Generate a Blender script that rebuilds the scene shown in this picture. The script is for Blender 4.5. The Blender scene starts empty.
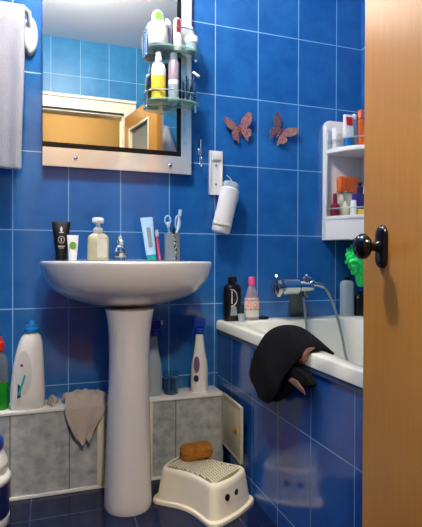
import bpy, bmesh, math, random
from mathutils import Vector, Matrix, noise
random.seed(7)
PI = math.pi
C = bpy.context.scene.collection
sc = bpy.context.scene

# ------------------------------------------------------------------ materials
def lin(c):
    return tuple(((v/255)/12.92 if v/255 <= .04045 else ((v/255+.055)/1.055)**2.4) for v in c) + (1,)

def mat(name, col, rough=.4, metal=0, trans=0, ior=1.45, vary=0, vscale=12, bump=0, bscale=60, coat=0, emit=0, spec=None, sss=0, alpha=1):
    m = bpy.data.materials.new(name); m.use_nodes = True
    nt = m.node_tree; b = nt.nodes['Principled BSDF']
    b.inputs['Base Color'].default_value = lin(col)
    b.inputs['Roughness'].default_value = rough
    b.inputs['Metallic'].default_value = metal
    b.inputs['Transmission Weight'].default_value = trans
    b.inputs['IOR'].default_value = ior
    b.inputs['Coat Weight'].default_value = coat
    if spec is not None: b.inputs['Specular IOR Level'].default_value = spec
    if emit:
        b.inputs['Emission Color'].default_value = lin(col); b.inputs['Emission Strength'].default_value = emit
    if alpha < 1: b.inputs['Alpha'].default_value = alpha
    tc = nt.nodes.new('ShaderNodeTexCoord')
    if vary:
        n = nt.nodes.new('ShaderNodeTexNoise'); n.inputs['Scale'].default_value = vscale; n.inputs['Detail'].default_value = 5
        nt.links.new(tc.outputs['Object'], n.inputs['Vector'])
        mx = nt.nodes.new('ShaderNodeMix'); mx.data_type = 'RGBA'
        mx.inputs[6].default_value = lin(tuple(max(0, v*(1-vary)) for v in col))
        mx.inputs[7].default_value = lin(tuple(min(255, v*(1+vary)) for v in col))
        nt.links.new(n.outputs['Fac'], mx.inputs[0]); nt.links.new(mx.outputs[2], b.inputs['Base Color'])
    if bump:
        n = nt.nodes.new('ShaderNodeTexNoise'); n.inputs['Scale'].default_value = bscale; n.inputs['Detail'].default_value = 4
        nt.links.new(tc.outputs['Object'], n.inputs['Vector'])
        bp = nt.nodes.new('ShaderNodeBump'); bp.inputs['Strength'].default_value = bump; bp.inputs['Distance'].default_value = .004
        nt.links.new(n.outputs['Fac'], bp.inputs['Height']); nt.links.new(bp.outputs['Normal'], b.inputs['Normal'])
    return m

def tile_mat(name, col_a, col_b, grout, axes, off, size, gw=.0035, rough=.12, nscale=9, spec=.85, vein=None):
    """glazed tiles: grid in world axes, mottled glaze, recessed grout"""
    m = bpy.data.materials.new(name); m.use_nodes = True
    nt = m.node_tree; N = nt.nodes; L = nt.links; b = N['Principled BSDF']
    g = N.new('ShaderNodeNewGeometry'); sp = N.new('ShaderNodeSeparateXYZ'); L.new(g.outputs['Position'], sp.inputs[0])
    def math_(op, a, v=None, v2=None):
        n = N.new('ShaderNodeMath'); n.operation = op
        if hasattr(a, 'links'): L.new(a, n.inputs[0])
        else: n.inputs[0].default_value = a
        for i, q in ((1, v), (2, v2)):
            if q is None: continue
            if hasattr(q, 'links'): L.new(q, n.inputs[i])
            else: n.inputs[i].default_value = q
        return n.outputs[0]
    masks = []; cells = []
    for ax, o, s in zip(axes, off, size):
        t = math_('SUBTRACT', sp.outputs[ax], o)
        u = math_('DIVIDE', t, s)
        fr = math_('FRACT', u); cells.append(math_('FLOOR', u))
        d = math_('MINIMUM', fr, math_('SUBTRACT', 1.0, fr))
        masks.append(math_('MULTIPLY', d, s))
    dist = math_('MINIMUM', masks[0], masks[1])
    mk = N.new('ShaderNodeMapRange'); mk.inputs[1].default_value = gw*.35; mk.inputs[2].default_value = gw*.65
    L.new(dist, mk.inputs[0])                     # 0 grout .. 1 tile
    n1 = N.new('ShaderNodeTexNoise'); n1.inputs['Scale'].default_value = nscale; n1.inputs['Detail'].default_value = 6; n1.inputs['Roughness'].default_value = .6
    L.new(g.outputs['Position'], n1.inputs['Vector'])
    cmb = N.new('ShaderNodeCombineXYZ'); L.new(cells[0], cmb.inputs[0]); L.new(cells[1], cmb.inputs[1])
    wn = N.new('ShaderNodeTexWhiteNoise'); L.new(cmb.outputs[0], wn.inputs[0])
    fac = math_('ADD', math_('MULTIPLY', n1.outputs['Fac'], 1.5), math_('MULTIPLY', wn.outputs['Value'], .25))
    fac = math_('SUBTRACT', fac, .38)
    cr = N.new('ShaderNodeMix'); cr.data_type = 'RGBA'; cr.clamp_factor = True
    cr.inputs[6].default_value = lin(col_a); cr.inputs[7].default_value = lin(col_b); L.new(fac, cr.inputs[0])
    mx = N.new('ShaderNodeMix'); mx.data_type = 'RGBA'; mx.inputs[6].default_value = lin(grout)
    L.new(mk.outputs[0], mx.inputs[0]); L.new(cr.outputs[2], mx.inputs[7]); L.new(mx.outputs[2], b.inputs['Base Color'])
    rr = math_('SUBTRACT', .6, math_('MULTIPLY', mk.outputs[0], .6-rough)); L.new(rr, b.inputs['Roughness'])
    b.inputs['Specular IOR Level'].default_value = spec
    n2 = N.new('ShaderNodeTexNoise'); n2.inputs['Scale'].default_value = 14; n2.inputs['Detail'].default_value = 2
    L.new(g.outputs['Position'], n2.inputs['Vector'])
    h = math_('ADD', math_('MULTIPLY', mk.outputs[0], .35), math_('MULTIPLY', n2.outputs['Fac'], .22))
    bp = N.new('ShaderNodeBump'); bp.inputs['Strength'].default_value = .35; bp.inputs['Distance'].default_value = .004
    L.new(h, bp.inputs['Height']); L.new(bp.outputs['Normal'], b.inputs['Normal'])
    return m

def wood_mat(name, ca, cb, axis='Z', rough=.32):
    m = bpy.data.materials.new(name); m.use_nodes = True
    nt = m.node_tree; N = nt.nodes; L = nt.links; b = N['Principled BSDF']
    tc = N.new('ShaderNodeTexCoord'); mp = N.new('ShaderNodeMapping'); L.new(tc.outputs['Object'], mp.inputs[0])
    mp.inputs['Scale'].default_value = (60, 60, 4) if axis == 'Z' else (1.1, 26, 26)
    n = N.new('ShaderNodeTexNoise'); n.inputs['Scale'].default_value = 1.6; n.inputs['Detail'].default_value = 7; n.inputs['Distortion'].default_value = .5
    L.new(mp.outputs[0], n.inputs['Vector'])
    n2 = N.new('ShaderNodeTexNoise'); n2.inputs['Scale'].default_value = 3; L.new(tc.outputs['Object'], n2.inputs['Vector'])
    ad = N.new('ShaderNodeMath'); ad.operation = 'MULTIPLY_ADD'; L.new(n2.outputs['Fac'], ad.inputs[0]); ad.inputs[1].default_value = .5; ad.inputs[2].default_value = -.25
    a2 = N.new('ShaderNodeMath'); a2.operation = 'ADD'; L.new(n.outputs['Fac'], a2.inputs[0]); L.new(ad.outputs[0], a2.inputs[1])
    mx = N.new('ShaderNodeMix'); mx.data_type = 'RGBA'; mx.clamp_factor = True
    mx.inputs[6].default_value = lin(ca); mx.inputs[7].default_value = lin(cb)
    L.new(a2.outputs[0], mx.inputs[0]); L.new(mx.outputs[2], b.inputs['Base Color'])
    b.inputs['Roughness'].default_value = rough
    return m

def pattern_mat(name, cols, scale=40, rough=.4, metal=0):
    m = bpy.data.materials.new(name); m.use_nodes = True
    nt = m.node_tree; N = nt.nodes; L = nt.links; b = N['Principled BSDF']
    tc = N.new('ShaderNodeTexCoord'); v = N.new('ShaderNodeTexNoise'); v.inputs['Scale'].default_value = scale; v.inputs['Detail'].default_value = 2
    L.new(tc.outputs['Object'], v.inputs['Vector'])
    cr = N.new('ShaderNodeValToRGB'); L.new(v.outputs['Fac'], cr.inputs[0])
    els = cr.color_ramp.elements
    while len(els) < len(cols): els.new(.5)
    for i, c in enumerate(cols):
        els[i].position = .38 + .24*i/(len(cols)-1); els[i].color = lin(c)
    L.new(cr.outputs[0], b.inputs['Base Color']); b.inputs['Roughness'].default_value = rough; b.inputs['Metallic'].default_value = metal
    return m

M = {}
ROW0, COL0, TW, TH = 1.8756, .6931, .2027, .301
BLUE_A, BLUE_B, GROUT = (18, 77, 147), (43, 113, 182), (130, 178, 220)
M['tile_back'] = tile_mat('blue_tiles', BLUE_A, BLUE_B, GROUT, (0, 2), (COL0, ROW0), (TW, TH))
M['tile_front'] = tile_mat('blue_tiles_front', (34, 104, 148), (60, 138, 176), (150, 190, 214), (0, 2), (.034, ROW0), (TW, TH), rough=.4, spec=.3)
M['tile_side'] = tile_mat('blue_tiles_side', BLUE_A, BLUE_B, GROUT, (1, 2), (-.105, ROW0), (TW, TH))
M['tile_panel'] = tile_mat('blue_tiles_panel', (20, 66, 140), (40, 98, 176), (130, 172, 210), (1, 2), (-.169, .3595), (TW, TH), gw=.003, rough=.1)
M['tile_floor'] = tile_mat('navy_floor_tiles', (7, 15, 44), (18, 30, 68), (44, 56, 88), (0, 1), (-.048, -.28), (.33, .33), gw=.004, rough=.14, nscale=16, spec=.3)
M['marble'] = tile_mat('grey_marbled_tiles', (98, 114, 132), (206, 210, 208), (96, 94, 88), (0, 2), (-.119, -.02), (TW, .6), gw=.004, rough=.35, nscale=24, spec=.4)
M['ceiling'] = mat('ceiling_paint', (236, 234, 230), .8, vary=.02, vscale=3)
M['hatch'] = mat('hatch_cream', (196, 188, 158), .5, vary=.04)
M['ochre'] = mat('ochre_hall_paint', (100, 73, 22), .75, vary=.05, vscale=4)
M['hall_floor'] = mat('hall_floor_laminate', (140, 96, 60), .5, vary=.2, vscale=8)
M['cream'] = mat('cream_casing_paint', (226, 216, 184), .45, vary=.03)
M['white_plastic'] = mat('white_plastic', (232, 232, 230), .35, vary=.02)
M['ceramic'] = mat('white_ceramic', (226, 224, 222), .12, coat=.4, vary=.015, vscale=3)
M['enamel'] = mat('bath_enamel', (228, 228, 216), .2, vary=.03, vscale=5)
M['seal'] = mat('grey_blue_sealant', (70, 92, 112), .6, vary=.4, vscale=30)
M['mirror'] = mat('silvered_glass', (226, 230, 232), .01, metal=1)
M['frost'] = mat('etched_mirror_strip', (246, 244, 242), .10, metal=.6, vary=.03, vscale=8)
M['black_line'] = mat('black_line', (14, 14, 18), .25, vary=.1)
M['edge'] = mat('bright_mirror_edge', (235, 240, 245), .15, metal=.6, vary=.02)
M['chrome'] = mat('chrome', (205, 208, 212), .08, metal=1, vary=.03)
M['hose'] = mat('metal_hose', (176, 178, 170), .3, metal=.8, vary=.15, vscale=200)
M['glass'] = mat('clear_glass', (222, 240, 236), .03, trans=1, ior=1.45, vary=.01)
M['green_glass'] = mat('shelf_glass', (176, 222, 210), .06, ior=1.45, vary=.03, alpha=.38)
M['frosted'] = mat('frosted_window_glass', (126, 124, 108), .4, vary=.06)
M['door'] = wood_mat('door_laminate', (176, 116, 46), (200, 140, 62))
M['black_gloss'] = mat('black_glossy_metal', (9, 8, 10), .16, vary=.1)
M['black'] = mat('black_plastic', (14, 13, 17), .3, vary=.15)
M['black_cloth'] = mat('black_fabric', (7, 8, 12), .9, spec=.15, vary=.3, vscale=20, bump=.3, bscale=180)
M['beige_cloth'] = mat('beige_lining', (112, 80, 70), .85, vary=.15, bump=.2)
M['towel'] = mat('white_terry', (166, 165, 170), .95, vary=.04, vscale=30, bump=.6, bscale=260)
M['rag'] = mat('greyish_rag', (178, 166, 156), .95, vary=.1, vscale=24, bump=.5, bscale=160)
M['sponge'] = mat('brown_bristle', (146, 92, 22), .9, vary=.4, vscale=60, bump=.9, bscale=150)
M['stool'] = mat('white_stool_plastic', (234, 226, 206), .4, vary=.02)
M['stool_rubber'] = mat('pale_green_studs', (190, 200, 150), .6, vary=.06)
M['stool_gap'] = mat('olive_top_mat', (118, 124, 84), .6, vary=.06)
M['blue_plastic'] = mat('blue_plastic', (18, 54, 160), .3, vary=.08)
M['sky_plastic'] = mat('sky_blue_cap', (26, 120, 190), .35, vary=.05)
M['navy'] = mat('navy_label', (24, 34, 92), .4, vary=.12)
M['red'] = mat('red_plastic', (200, 40, 26), .3, vary=.06)
M['dark_red'] = mat('dark_red_plastic', (128, 34, 52), .3, vary=.12)
M['orange'] = mat('orange_plastic', (214, 92, 34), .35, vary=.12)
M['orange_box'] = mat('orange_carton', (206, 96, 44), .5, vary=.25, vscale=30)
M['purple'] = mat('purple_carton', (48, 34, 112), .4, vary=.2)
M['green_liquid'] = mat('green_liquid', (20, 130, 30), .15, vary=.1)
M['green_mesh'] = mat('green_mesh_net', (34, 220, 110), .6, vary=.15, vscale=40, bump=.6, bscale=120)
M['green'] = mat('green_print', (104, 150, 54), .45, vary=.15, vscale=60)
M['yellow'] = mat('yellow_bottle', (240, 208, 70), .35, vary=.08)
M['soap'] = mat('amber_soap', (222, 216, 176), .12, trans=.3, vary=.06)
M['pale_label'] = mat('pale_paper_label', (206, 204, 190), .5, vary=.05, vscale=40)
M['pink'] = mat('pink_cap', (226, 74, 128), .35, vary=.05)
M['pink_clear'] = mat('pale_pink_oil', (206, 190, 214), .1, trans=.55, vary=.05)
M['label_mix'] = pattern_mat('pink_print_label', [(230, 120, 150), (232, 200, 190), (196, 200, 130), (220, 140, 170)], 60)
M['turq'] = mat('turquoise_cap', (20, 168, 160), .35, vary=.05)
M['tube_blue'] = mat('pale_blue_tube', (168, 204, 232), .35, vary=.05, vscale=30)
M['grey'] = mat('grey_plastic', (128, 140, 148), .4, vary=.08)
M['lightblue'] = mat('light_blue_plastic', (150, 200, 236), .35, vary=.08)
M['brush_red'] = mat('red_toothbrush', (214, 70, 90), .35, vary=.1)
M['speckle'] = pattern_mat('black_white_speckle', [(10, 10, 14), (24, 24, 30), (215, 215, 220)], 160)
M['milky'] = mat('milky_translucent', (178, 196, 206), .3, trans=.3, vary=.05)
M['purple_grey'] = mat('purple_grey_print', (120, 84, 124), .45, vary=.2)
M['clear_plastic'] = mat('clear_plastic', (176, 186, 190), .15, trans=.75, vary=.04)
M['dull_green'] = mat('dull_grey_green', (74, 84, 78), .45, vary=.2)
M['grey_white'] = mat('grey_white_label', (206, 207, 210), .4, vary=.04)
M['grey_rose'] = mat('grey_rose_can', (150, 132, 146), .35, vary=.12, vscale=20)
M['butterfly'] = pattern_mat('painted_wings', [(80, 60, 170), (186, 86, 66), (130, 150, 72), (208, 130, 84), (104, 60, 130)], 130, .35, .2)
M['brass'] = mat('brass', (190, 150, 60), .3, metal=1, vary=.05)
M['lamp'] = mat('lamp_globe', (255, 246, 232), .3, emit=135)
M['hall_lamp'] = mat('hall_lamp_globe', (255, 238, 212), .3, emit=235)

# ------------------------------------------------------------------ mesh builder
class MB:
    def __init__(s): s.v = []; s.f = []
    def add(s, v, f):
        o = len(s.v); s.v += [tuple(p) for p in v]; s.f += [tuple(i+o for i in q) for q in f]; return s
    def box(s, x0, x1, y0, y1, z0, z1):
        return s.add([(x0,y0,z0),(x1,y0,z0),(x1,y1,z0),(x0,y1,z0),(x0,y0,z1),(x1,y0,z1),(x1,y1,z1),(x0,y1,z1)],
                     [(0,3,2,1),(4,5,6,7),(0,1,5,4),(1,2,6,5),(2,3,7,6),(3,0,4,7)])
    def loft(s, rings, cap0=True, cap1=True, closed=True):
        n = len(rings[0]); v = [p for r in rings for p in r]; f = []
        for j in range(len(rings)-1):
            for i in range(n if closed else n-1):
                a, b = j*n+i, j*n+(i+1) % n
                f.append((a, b, b+n, a+n))
        if cap0: f.append(tuple(reversed(range(n))))
        if cap1: f.append(tuple(range((len(rings)-1)*n, len(rings)*n)))
        return s.add(v, f)
    def lathe(s, prof, c=(0,0,0), seg=28, sx=1, sy=1, ex=2.0, rot=0):
        """prof (r,z) bottom to top; ex > 2 squares the cross-section"""
        rings = []
        for r, z in prof:
            ring = []
            for i in range(seg):
                a = 2*PI*i/seg; ca, sa = math.cos(a), math.sin(a)
                k = (abs(ca)**ex+abs(sa)**ex)**(-1/ex)
                x, y = r*k*ca*sx, r*k*sa*sy
                ring.append((c[0]+x*math.cos(rot)-y*math.sin(rot), c[1]+x*math.sin(rot)+y*math.cos(rot), c[2]+z))
            rings.append(ring)
        return s.loft(rings)
    def tube(s, pts, r, seg=12):
        pts = [Vector(p) for p in pts]; rr = r if isinstance(r, (list, tuple)) else [r]*len(pts)
        rings = []; up = None
        for i, p in enumerate(pts):
            t = (pts[min(i+1, len(pts)-1)]-pts[max(i-1, 0)]).normalized()
            if up is None: up = t.orthogonal().normalized()
            up = (up-t*up.dot(t)).normalized(); w = t.cross(up)
            rings.append([p+(up*math.cos(2*PI*k/seg)+w*math.sin(2*PI*k/seg))*rr[i] for k in range(seg)])
        return s.loft(rings)
    def sphere(s, c, r, seg=24, rows=14):
        rx, ry, rz = r if isinstance(r, (list, tuple)) else (r, r, r)
        return s.loft([[(c[0]+rx*math.sin(t)*math.cos(2*PI*k/seg), c[1]+ry*math.sin(t)*math.sin(2*PI*k/seg), c[2]-rz*math.cos(t)) for k in range(seg)]
                       for t in [PI*(j+.04)/(rows+.08) for j in range(rows+1)]])
    def prism(s, outline, axis, a, b):
        """outline of 2D points extruded along axis between a and b"""
        def p(u, v, w): return {'x': (w, u, v), 'y': (u, w, v), 'z': (u, v, w)}[axis]
        return s.loft([[p(u, v, a) for u, v in outline], [p(u, v, b) for u, v in outline]])
    def build(s, name, m, parent=None, bevel=0, smooth=True, sub=0, solid=0, loc=None, seg=2):
        me = bpy.data.meshes.new(name); me.from_pydata(s.v, [], s.f); me.update()
        bm = bmesh.new(); bm.from_mesh(me); bmesh.ops.remove_doubles(bm, verts=bm.verts, dist=1e-6)
        bmesh.ops.recalc_face_normals(bm, faces=bm.faces)
        if bevel:
            es = [e for e in bm.edges if e.is_manifold and e.calc_face_angle(0) > .6]
            bmesh.ops.bevel(bm, geom=es, offset=bevel, segments=seg, profile=.5, affect='EDGES')
        bm.to_mesh(me); bm.free()
        o = bpy.data.objects.new(name, me); C.objects.link(o)
        me.materials.append(m)
        if smooth:
            for p in me.polygons: p.use_smooth = True
            try: me.set_sharp_from_angle(angle=math.radians(38))
            except Exception: pass
        if solid:
            md = o.modifiers.new('solid', 'SOLIDIFY'); md.thickness = solid; md.offset = 0
        if sub:
            md = o.modifiers.new('sub', 'SUBSURF'); md.levels = sub; md.render_levels = sub
        if parent: o.parent = parent
        if loc: o.location = loc
        return o

def thing(name, label, cat, loc=(0,0,0), rot=(0,0,0), group=None):
    o = bpy.data.objects.new(name, None); C.objects.link(o); o.empty_display_size = .02
    o.location = loc; o.rotation_euler = rot; o['label'] = label; o['category'] = cat
    if group: o['group'] = group
    return o
def tag(o, label, cat, group=None):
    o['label'] = label; o['category'] = cat
    if group: o['group'] = group
    return o
def struct(o): o['kind'] = 'structure'; return o
def catmull(pts, n=8):
    P = [Vector(p) for p in pts]; P = [2*P[0]-P[1]]+P+[2*P[-1]-P[-2]]; out = []
    for i in range(1, len(P)-2):
        for k in range(n):
            t = k/n; a, b, c, d = P[i-1:i+3]
            out.append(.5*((2*b)+(c-a)*t+(2*a-5*b+4*c-d)*t*t+(3*b-a-3*c+d)*t**3))
    out.append(P[-2]); return out

# ------------------------------------------------------------------ setting
XL, XR, YF, ZC = -.34, 1.44, -1.67, 2.44
def sbox(name, m, *b, label=None):
    o = struct(MB().box(*b).build(name, m, smooth=False))
    o['label'] = label; o['category'] = name.split('_')[0]
    return o
sbox('floor', M['tile_floor'], XL-.1, XR+.1, YF-.1, .1, -.1, 0, label='dark navy glazed floor tiles of the bathroom')
sbox('wall_back', M['tile_back'], XL-.1, XR+.1, 0, .1, 0, ZC, label='blue tiled wall behind the washbasin and mirror')
sbox('wall_right', M['tile_side'], XR, XR+.1, YF-.1, 0, 0, ZC, label='blue tiled wall along the far side of the bath')
sbox('wall_left', M['tile_side'], XL-.1, XL, YF-.1, 0, 0, ZC, label='blue tiled wall to the left of the washbasin')
sbox('ceiling', M['ceiling'], XL-.1, XR+.1, YF-.1, .1, ZC, ZC+.1, label='white painted bathroom ceiling seen in the mirror')
DX0, DX1, DZ = -.085, .545, 1.935
f = MB().box(XL, DX0, YF-.1, YF, 0, ZC).box(DX1, XR, YF-.1, YF, 0, ZC).box(DX0, DX1, YF-.1, YF, DZ, ZC)
o = struct(f.build('wall_front', M['tile_front'], smooth=False)); o['label'] = 'blue tiled wall around the doorway, seen in the mirror'; o['category'] = 'wall'
f = MB().box(DX0-.09, DX0, YF, YF+.018, 0, DZ+.1).box(DX1, DX1+.09, YF, YF+.018, 0, DZ+.1).box(DX0, DX1, YF, YF+.018, DZ, DZ+.1)
f.box(DX0-.004, DX0+.012, YF-.104, YF, 0, DZ).box(DX1-.012, DX1+.004, YF-.104, YF, 0, DZ).box(DX0, DX1, YF-.104, YF, DZ-.016, DZ+.004)
f.box(DX0-.09, DX1+.09, YF, YF+.028, DZ+.08, DZ+.1).box(DX0, DX1, YF, YF+.024, DZ, DZ+.014)
o = struct(f.build('trim_1', M['cream'], smooth=False)); o['label'] = 'cream door casing around the doorway'; o['category'] = 'door casing'
HY = -3.15
sbox('wall_hall', M['ochre'], -1.2, 2.2, HY-.1, HY, 0, ZC, label='ochre painted hall wall seen through the doorway in the mirror')
f = MB().box(-1.3, -1.2, HY, YF-.1, 0, ZC).box(2.2, 2.3, HY, YF-.1, 0, ZC)
o = struct(f.build('wall_hall_sides', M['ochre'], smooth=False)); o['label'] = 'ochre painted end walls of the hall'; o['category'] = 'wall'
sbox('floor_hall', M['hall_floor'], -1.3, 2.3, HY-.1, YF-.1, -.1, 0, label='brown laminate floor of the hall')
sbox('ceiling_hall', M['ceiling'], -1.3, 2.3, HY-.1, YF-.1, ZC, ZC+.1, label='white ceiling of the hall')

# pipe ledge along the foot of the back wall
BX1 = .690
led = struct(MB().box(XL, BX1, -.12, 0, 0, .305).build('wall_ledge', M['marble'], smooth=False))
led['label'] = 'low grey marbled tile ledge along the foot of the blue wall'; led['category'] = 'ledge'
struct(MB().box(XL, BX1, -.126, 0, .305, .317).build('ledge_top', M['white_plastic'], led, bevel=.002))
struct(MB().box(XL, BX1, -.128, -.12, 0, .012).build('skirting_strip', M['white_plastic'], led, bevel=.002))
for x0, x1 in ((.184, .210), (.376, .394)):
    struct(MB().box(x0, x1, -.129, -.12, .012, .306).box(x0+.007, x1-.007, -.133, -.129, .014, .306).build('cream_trim', M['cream'], led, bevel=.0015))

# bath panel
o = struct(MB().box(.708, .74, YF, 0, 0, .56).build('wall_bath_panel', M['tile_panel'], smooth=False))
o['label'] = 'glossy blue tiled panel along the side of the bath'; o['category'] = 'bath panel'

# ------------------------------------------------------------------ bathtub
bt = thing('bathtub', 'white built-in bathtub behind the blue tiled side panel', 'bathtub', (0, 0, 0))
def rrect(x0, x1, y0, y1, r, z, n=6):
    pts = []
    for cx, cy, a0 in ((x1-r, y1-r, 0), (x0+r, y1-r, PI/2), (x0+r, y0+r, PI), (x1-r, y0+r, 1.5*PI)):
        for k in range(n+1):
            a = a0+k*PI/2/n; pts.append((cx+r*math.cos(a), cy+r*math.sin(a), z))
    return pts
tx0, tx1, ty0, ty1 = .700, 1.438, YF+.003, -.002
rings = [rrect(tx0+.008, tx1, ty0, ty1, .004, .558), rrect(tx0, tx1, ty0, ty1, .004, .562), rrect(tx0, tx1, ty0, ty1, .004, .590),
         rrect(tx0+.003, tx1-.002, ty0+.002, ty1-.001, .005, .597), rrect(tx0+.009, tx1-.004, ty0+.006, ty1-.002, .006, .600),
         rrect(.741, 1.385, ty0+.06, -.085, .11, .600), rrect(.750, 1.377, ty0+.07, -.094, .11, .595), rrect(.757, 1.370, ty0+.078, -.101, .11, .575),
         rrect(.772, 1.354, ty0+.12, -.118, .12, .42), rrect(.790, 1.335, ty0+.17, -.140, .13, .27), rrect(.830, 1.30, ty0+.22, -.19, .13, .205), rrect(.90, 1.22, ty0+.3, -.27, .1, .195)]
MB().loft(rings, cap0=False).build('basin', M['enamel'], bt)
MB().box(.703, .7085, YF+.004, -.004, .546, .558).build('sealant', M['seal'], bt, bevel=.001)
d_ = MB().lathe([(0.001, 0), (.022, 0), (.024, .003), (.01, .005), (.001, .005)], (1.06, -.36, .196)); d_.build('drain', M['chrome'], bt)

# ------------------------------------------------------------------ door
ang = math.atan2(.9815, .1914); LW = .606
dr = bpy.data.objects.new('door_1', None); C.objects.link(dr); dr.location = (DX1+.003, YF+.005, 0); dr.rotation_euler = (0, 0, ang)
dr['kind'] = 'structure'; dr['label'] = 'light brown wooden door standing open into the room, with black knob'; dr['category'] = 'door'
DT, z0, z1 = .038, .012, 1.905
wx0, wx1, wz0, wz1 = .105, .47, 1.5, 1.80
f = MB().box(0, wx0, -DT, 0, z0, z1).box(wx1, LW, -DT, 0, z0, z1).box(wx0, wx1, -DT, 0, z0, wz0).box(wx0, wx1, -DT, 0, wz1, z1)
f.build('door_leaf', M['door'], dr, smooth=False)
MB().box(wx0, wx1, -.024, -.018, wz0, wz1).build('window_pane', M['frosted'], dr, smooth=False)
f = MB()
for q in ((wx0, wx0+.02, wz0, wz1), (wx1-.012, wx1, wz0, wz1), (wx0+.02, wx1-.012, wz0, wz0+.012), (wx0+.02, wx1-.012, wz1-.012, wz1)):
    f.box(q[0], q[1], -.018, .003, q[2], q[3])
f.build('pane_beading', M['cream'], dr, bevel=.002)
kx, kz = .5196, .888
def capsule(cx, cz, w, h, n=10):
    r = w/2; return [(cx+r*math.cos(PI*k/n), cz+h/2-r+r*math.sin(PI*k/n)) for k in range(n+1)] + [(cx+r*math.cos(PI+PI*k/n), cz-h/2+r+r*math.sin(PI+PI*k/n)) for k in range(n+1)]
f = MB().loft([[(u, w, v) for u, v in capsule(kx, kz, .038-q, .088-q)] for w, q in ((0, 0), (.005, 0), (.009, .006), (.011, .014))])
f.build('door_plate', M['black_gloss'], dr)
prof = [(.001, 0), (.012, 0), (.0125, .004), (.009, .008), (.009, .020), (.013, .022), (.022, .025), (.0265, .031), (.026, .038), (.020, .046), (.010, .050), (.001, .051)]
kn = MB(); kn.loft([[(kx+r*math.cos(2*PI*k/28), .010+h, kz+r*math.sin(2*PI*k/28)) for k in range(28)] for r, h in prof])
kn.build('door_knob', M['black_gloss'], dr)

# ------------------------------------------------------------------ washbasin
wb = thing('washbasin', 'white ceramic washbasin on a tall pedestal below the mirror', 'washbasin', (.287, -.001, 0))
def oval(s, z, t=0, back=-.004, fy=None, n=48):
    """D-shaped outline, half width .317, front reach .46, scale s"""
    hw = .308*s; cy = -.19; fr = (.455-.19)*s if fy is None else fy
    pts = []
    for k in range(n):
        a = 2*PI*k/n; ca, sa = math.cos(a), math.sin(a)
        e = 2.3 if sa < 0 else 3.6
        kk = (abs(ca)**e+abs(sa)**e)**(-1/e)
        y = cy + (kk*sa*fr if sa < 0 else kk*sa*(abs(cy-back)*(s if s > .9 else s**.6)))
        pts.append((hw*kk*ca, y, z + (.008*max(0, (y+.12)/.116)**2 if z > .84 else 0)))
    return pts
def inner(s, z, n=48):
    pts = []
    for k in range(n):
        a = 2*PI*k/n; ca, sa = math.cos(a), math.sin(a); kk = (abs(ca)**2.3+abs(sa)**2.3)**(-1/2.3)
        pts.append((.277*s*kk*ca, -.292+.132*s*kk*sa, z))
    return pts
rings = [oval(.24, .690), oval(.40, .698), oval(.57, .711), oval(.74, .731), oval(.86, .755), oval(.93, .783), oval(.972, .813), oval(.994, .836), oval(1.0, .846), oval(.997, .851), oval(.985, .854),
         inner(1.0, .853), inner(.97, .848), inner(.93, .82), inner(.82, .77), inner(.55, .74), inner(.2, .735)]
MB().loft(rings).build('basin_bowl', M['ceramic'], wb)
pp = [(.079, 0), (.081, .01), (.080, .03), (.077, .12), (.072, .28), (.068, .42), (.067, .52), (.069, .60), (.074, .65), (.081, .690)]
f = MB(); f.loft([[(-.012 + 1.03*r*math.cos(2*PI*k/32), -.285+.03*(1-z/.69)-.02 + (1.1 if math.sin(2*PI*k/32) < 0 else 1.5)*r*math.sin(2*PI*k/32), z) for k in range(32)] for r, z in pp])
f.build('pedestal', M['ceramic'], wb)
MB().lathe([(.001, .74), (.02, .74), (.021, .743), (.001, .744)], (0, -.29, 0)).build('drain', M['chrome'], wb)

# ------------------------------------------------------------------ mirror and its glass shelves
mx0, mx1, mz0, mz1 = -.012, .578, 1.218, 2.02
mr = thing('wall_mirror', 'rectangular frameless mirror with a black line and etched border', 'mirror', ((mx0+mx1)/2, -.002, mz0))
w = mx1-mx0; h = mz1-mz0
MB().box(-w/2, w/2, -.022, 0, 0, h).build('mirror_glass', M['mirror'], mr, bevel=.0015, smooth=False)
MB().box(-w/2+.001, w/2-.045, -.0235, -.022, .073, .092).box(w/2-.063, w/2-.045, -.0235, -.022, .092, h-.002).build('black_line', M['black_line'], mr, smooth=False)
MB().box(-w/2+.001, w/2-.004, -.0232, -.022, .006, .072).box(w/2-.043, w/2-.004, -.0232, -.022, .072, h-.002).build('etched_border', M['frost'], mr, smooth=False)
MB().box(-w/2, w/2, -.0245, -.022, 0, .006).box(w/2-.004, w/2, -.0245, -.022, .006, h).box(w/2-.016, w/2-.013, -.0238, -.0232, .03, h-.02).build('bright_edge', M['edge'], mr, smooth=False)
for bx, bz in ((-w/2+.122, .036), (w/2-.09, .032)):
    f = MB(); f.loft([[(bx+r*math.cos(2*PI*k/16), -.0232-hh, bz+r*math.sin(2*PI*k/16)) for k in range(16)] for r, hh in ((.0075, 0), (.0075, .004), (.005, .006), (.0005, .0065))])
    f.build('mirror_screw', M['chrome'], mr)
for i in range(11):
    bz = .13+i*.058
    f = MB(); f.loft([[(w/2-.026+.0035*math.cos(2*PI*k/10), -.0232-hh, bz+.006*math.sin(2*PI*k/10)) for k in range(10)] for hh in (0, .0008)])
    f.build('etched_dot', M['grey'], mr)

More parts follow.
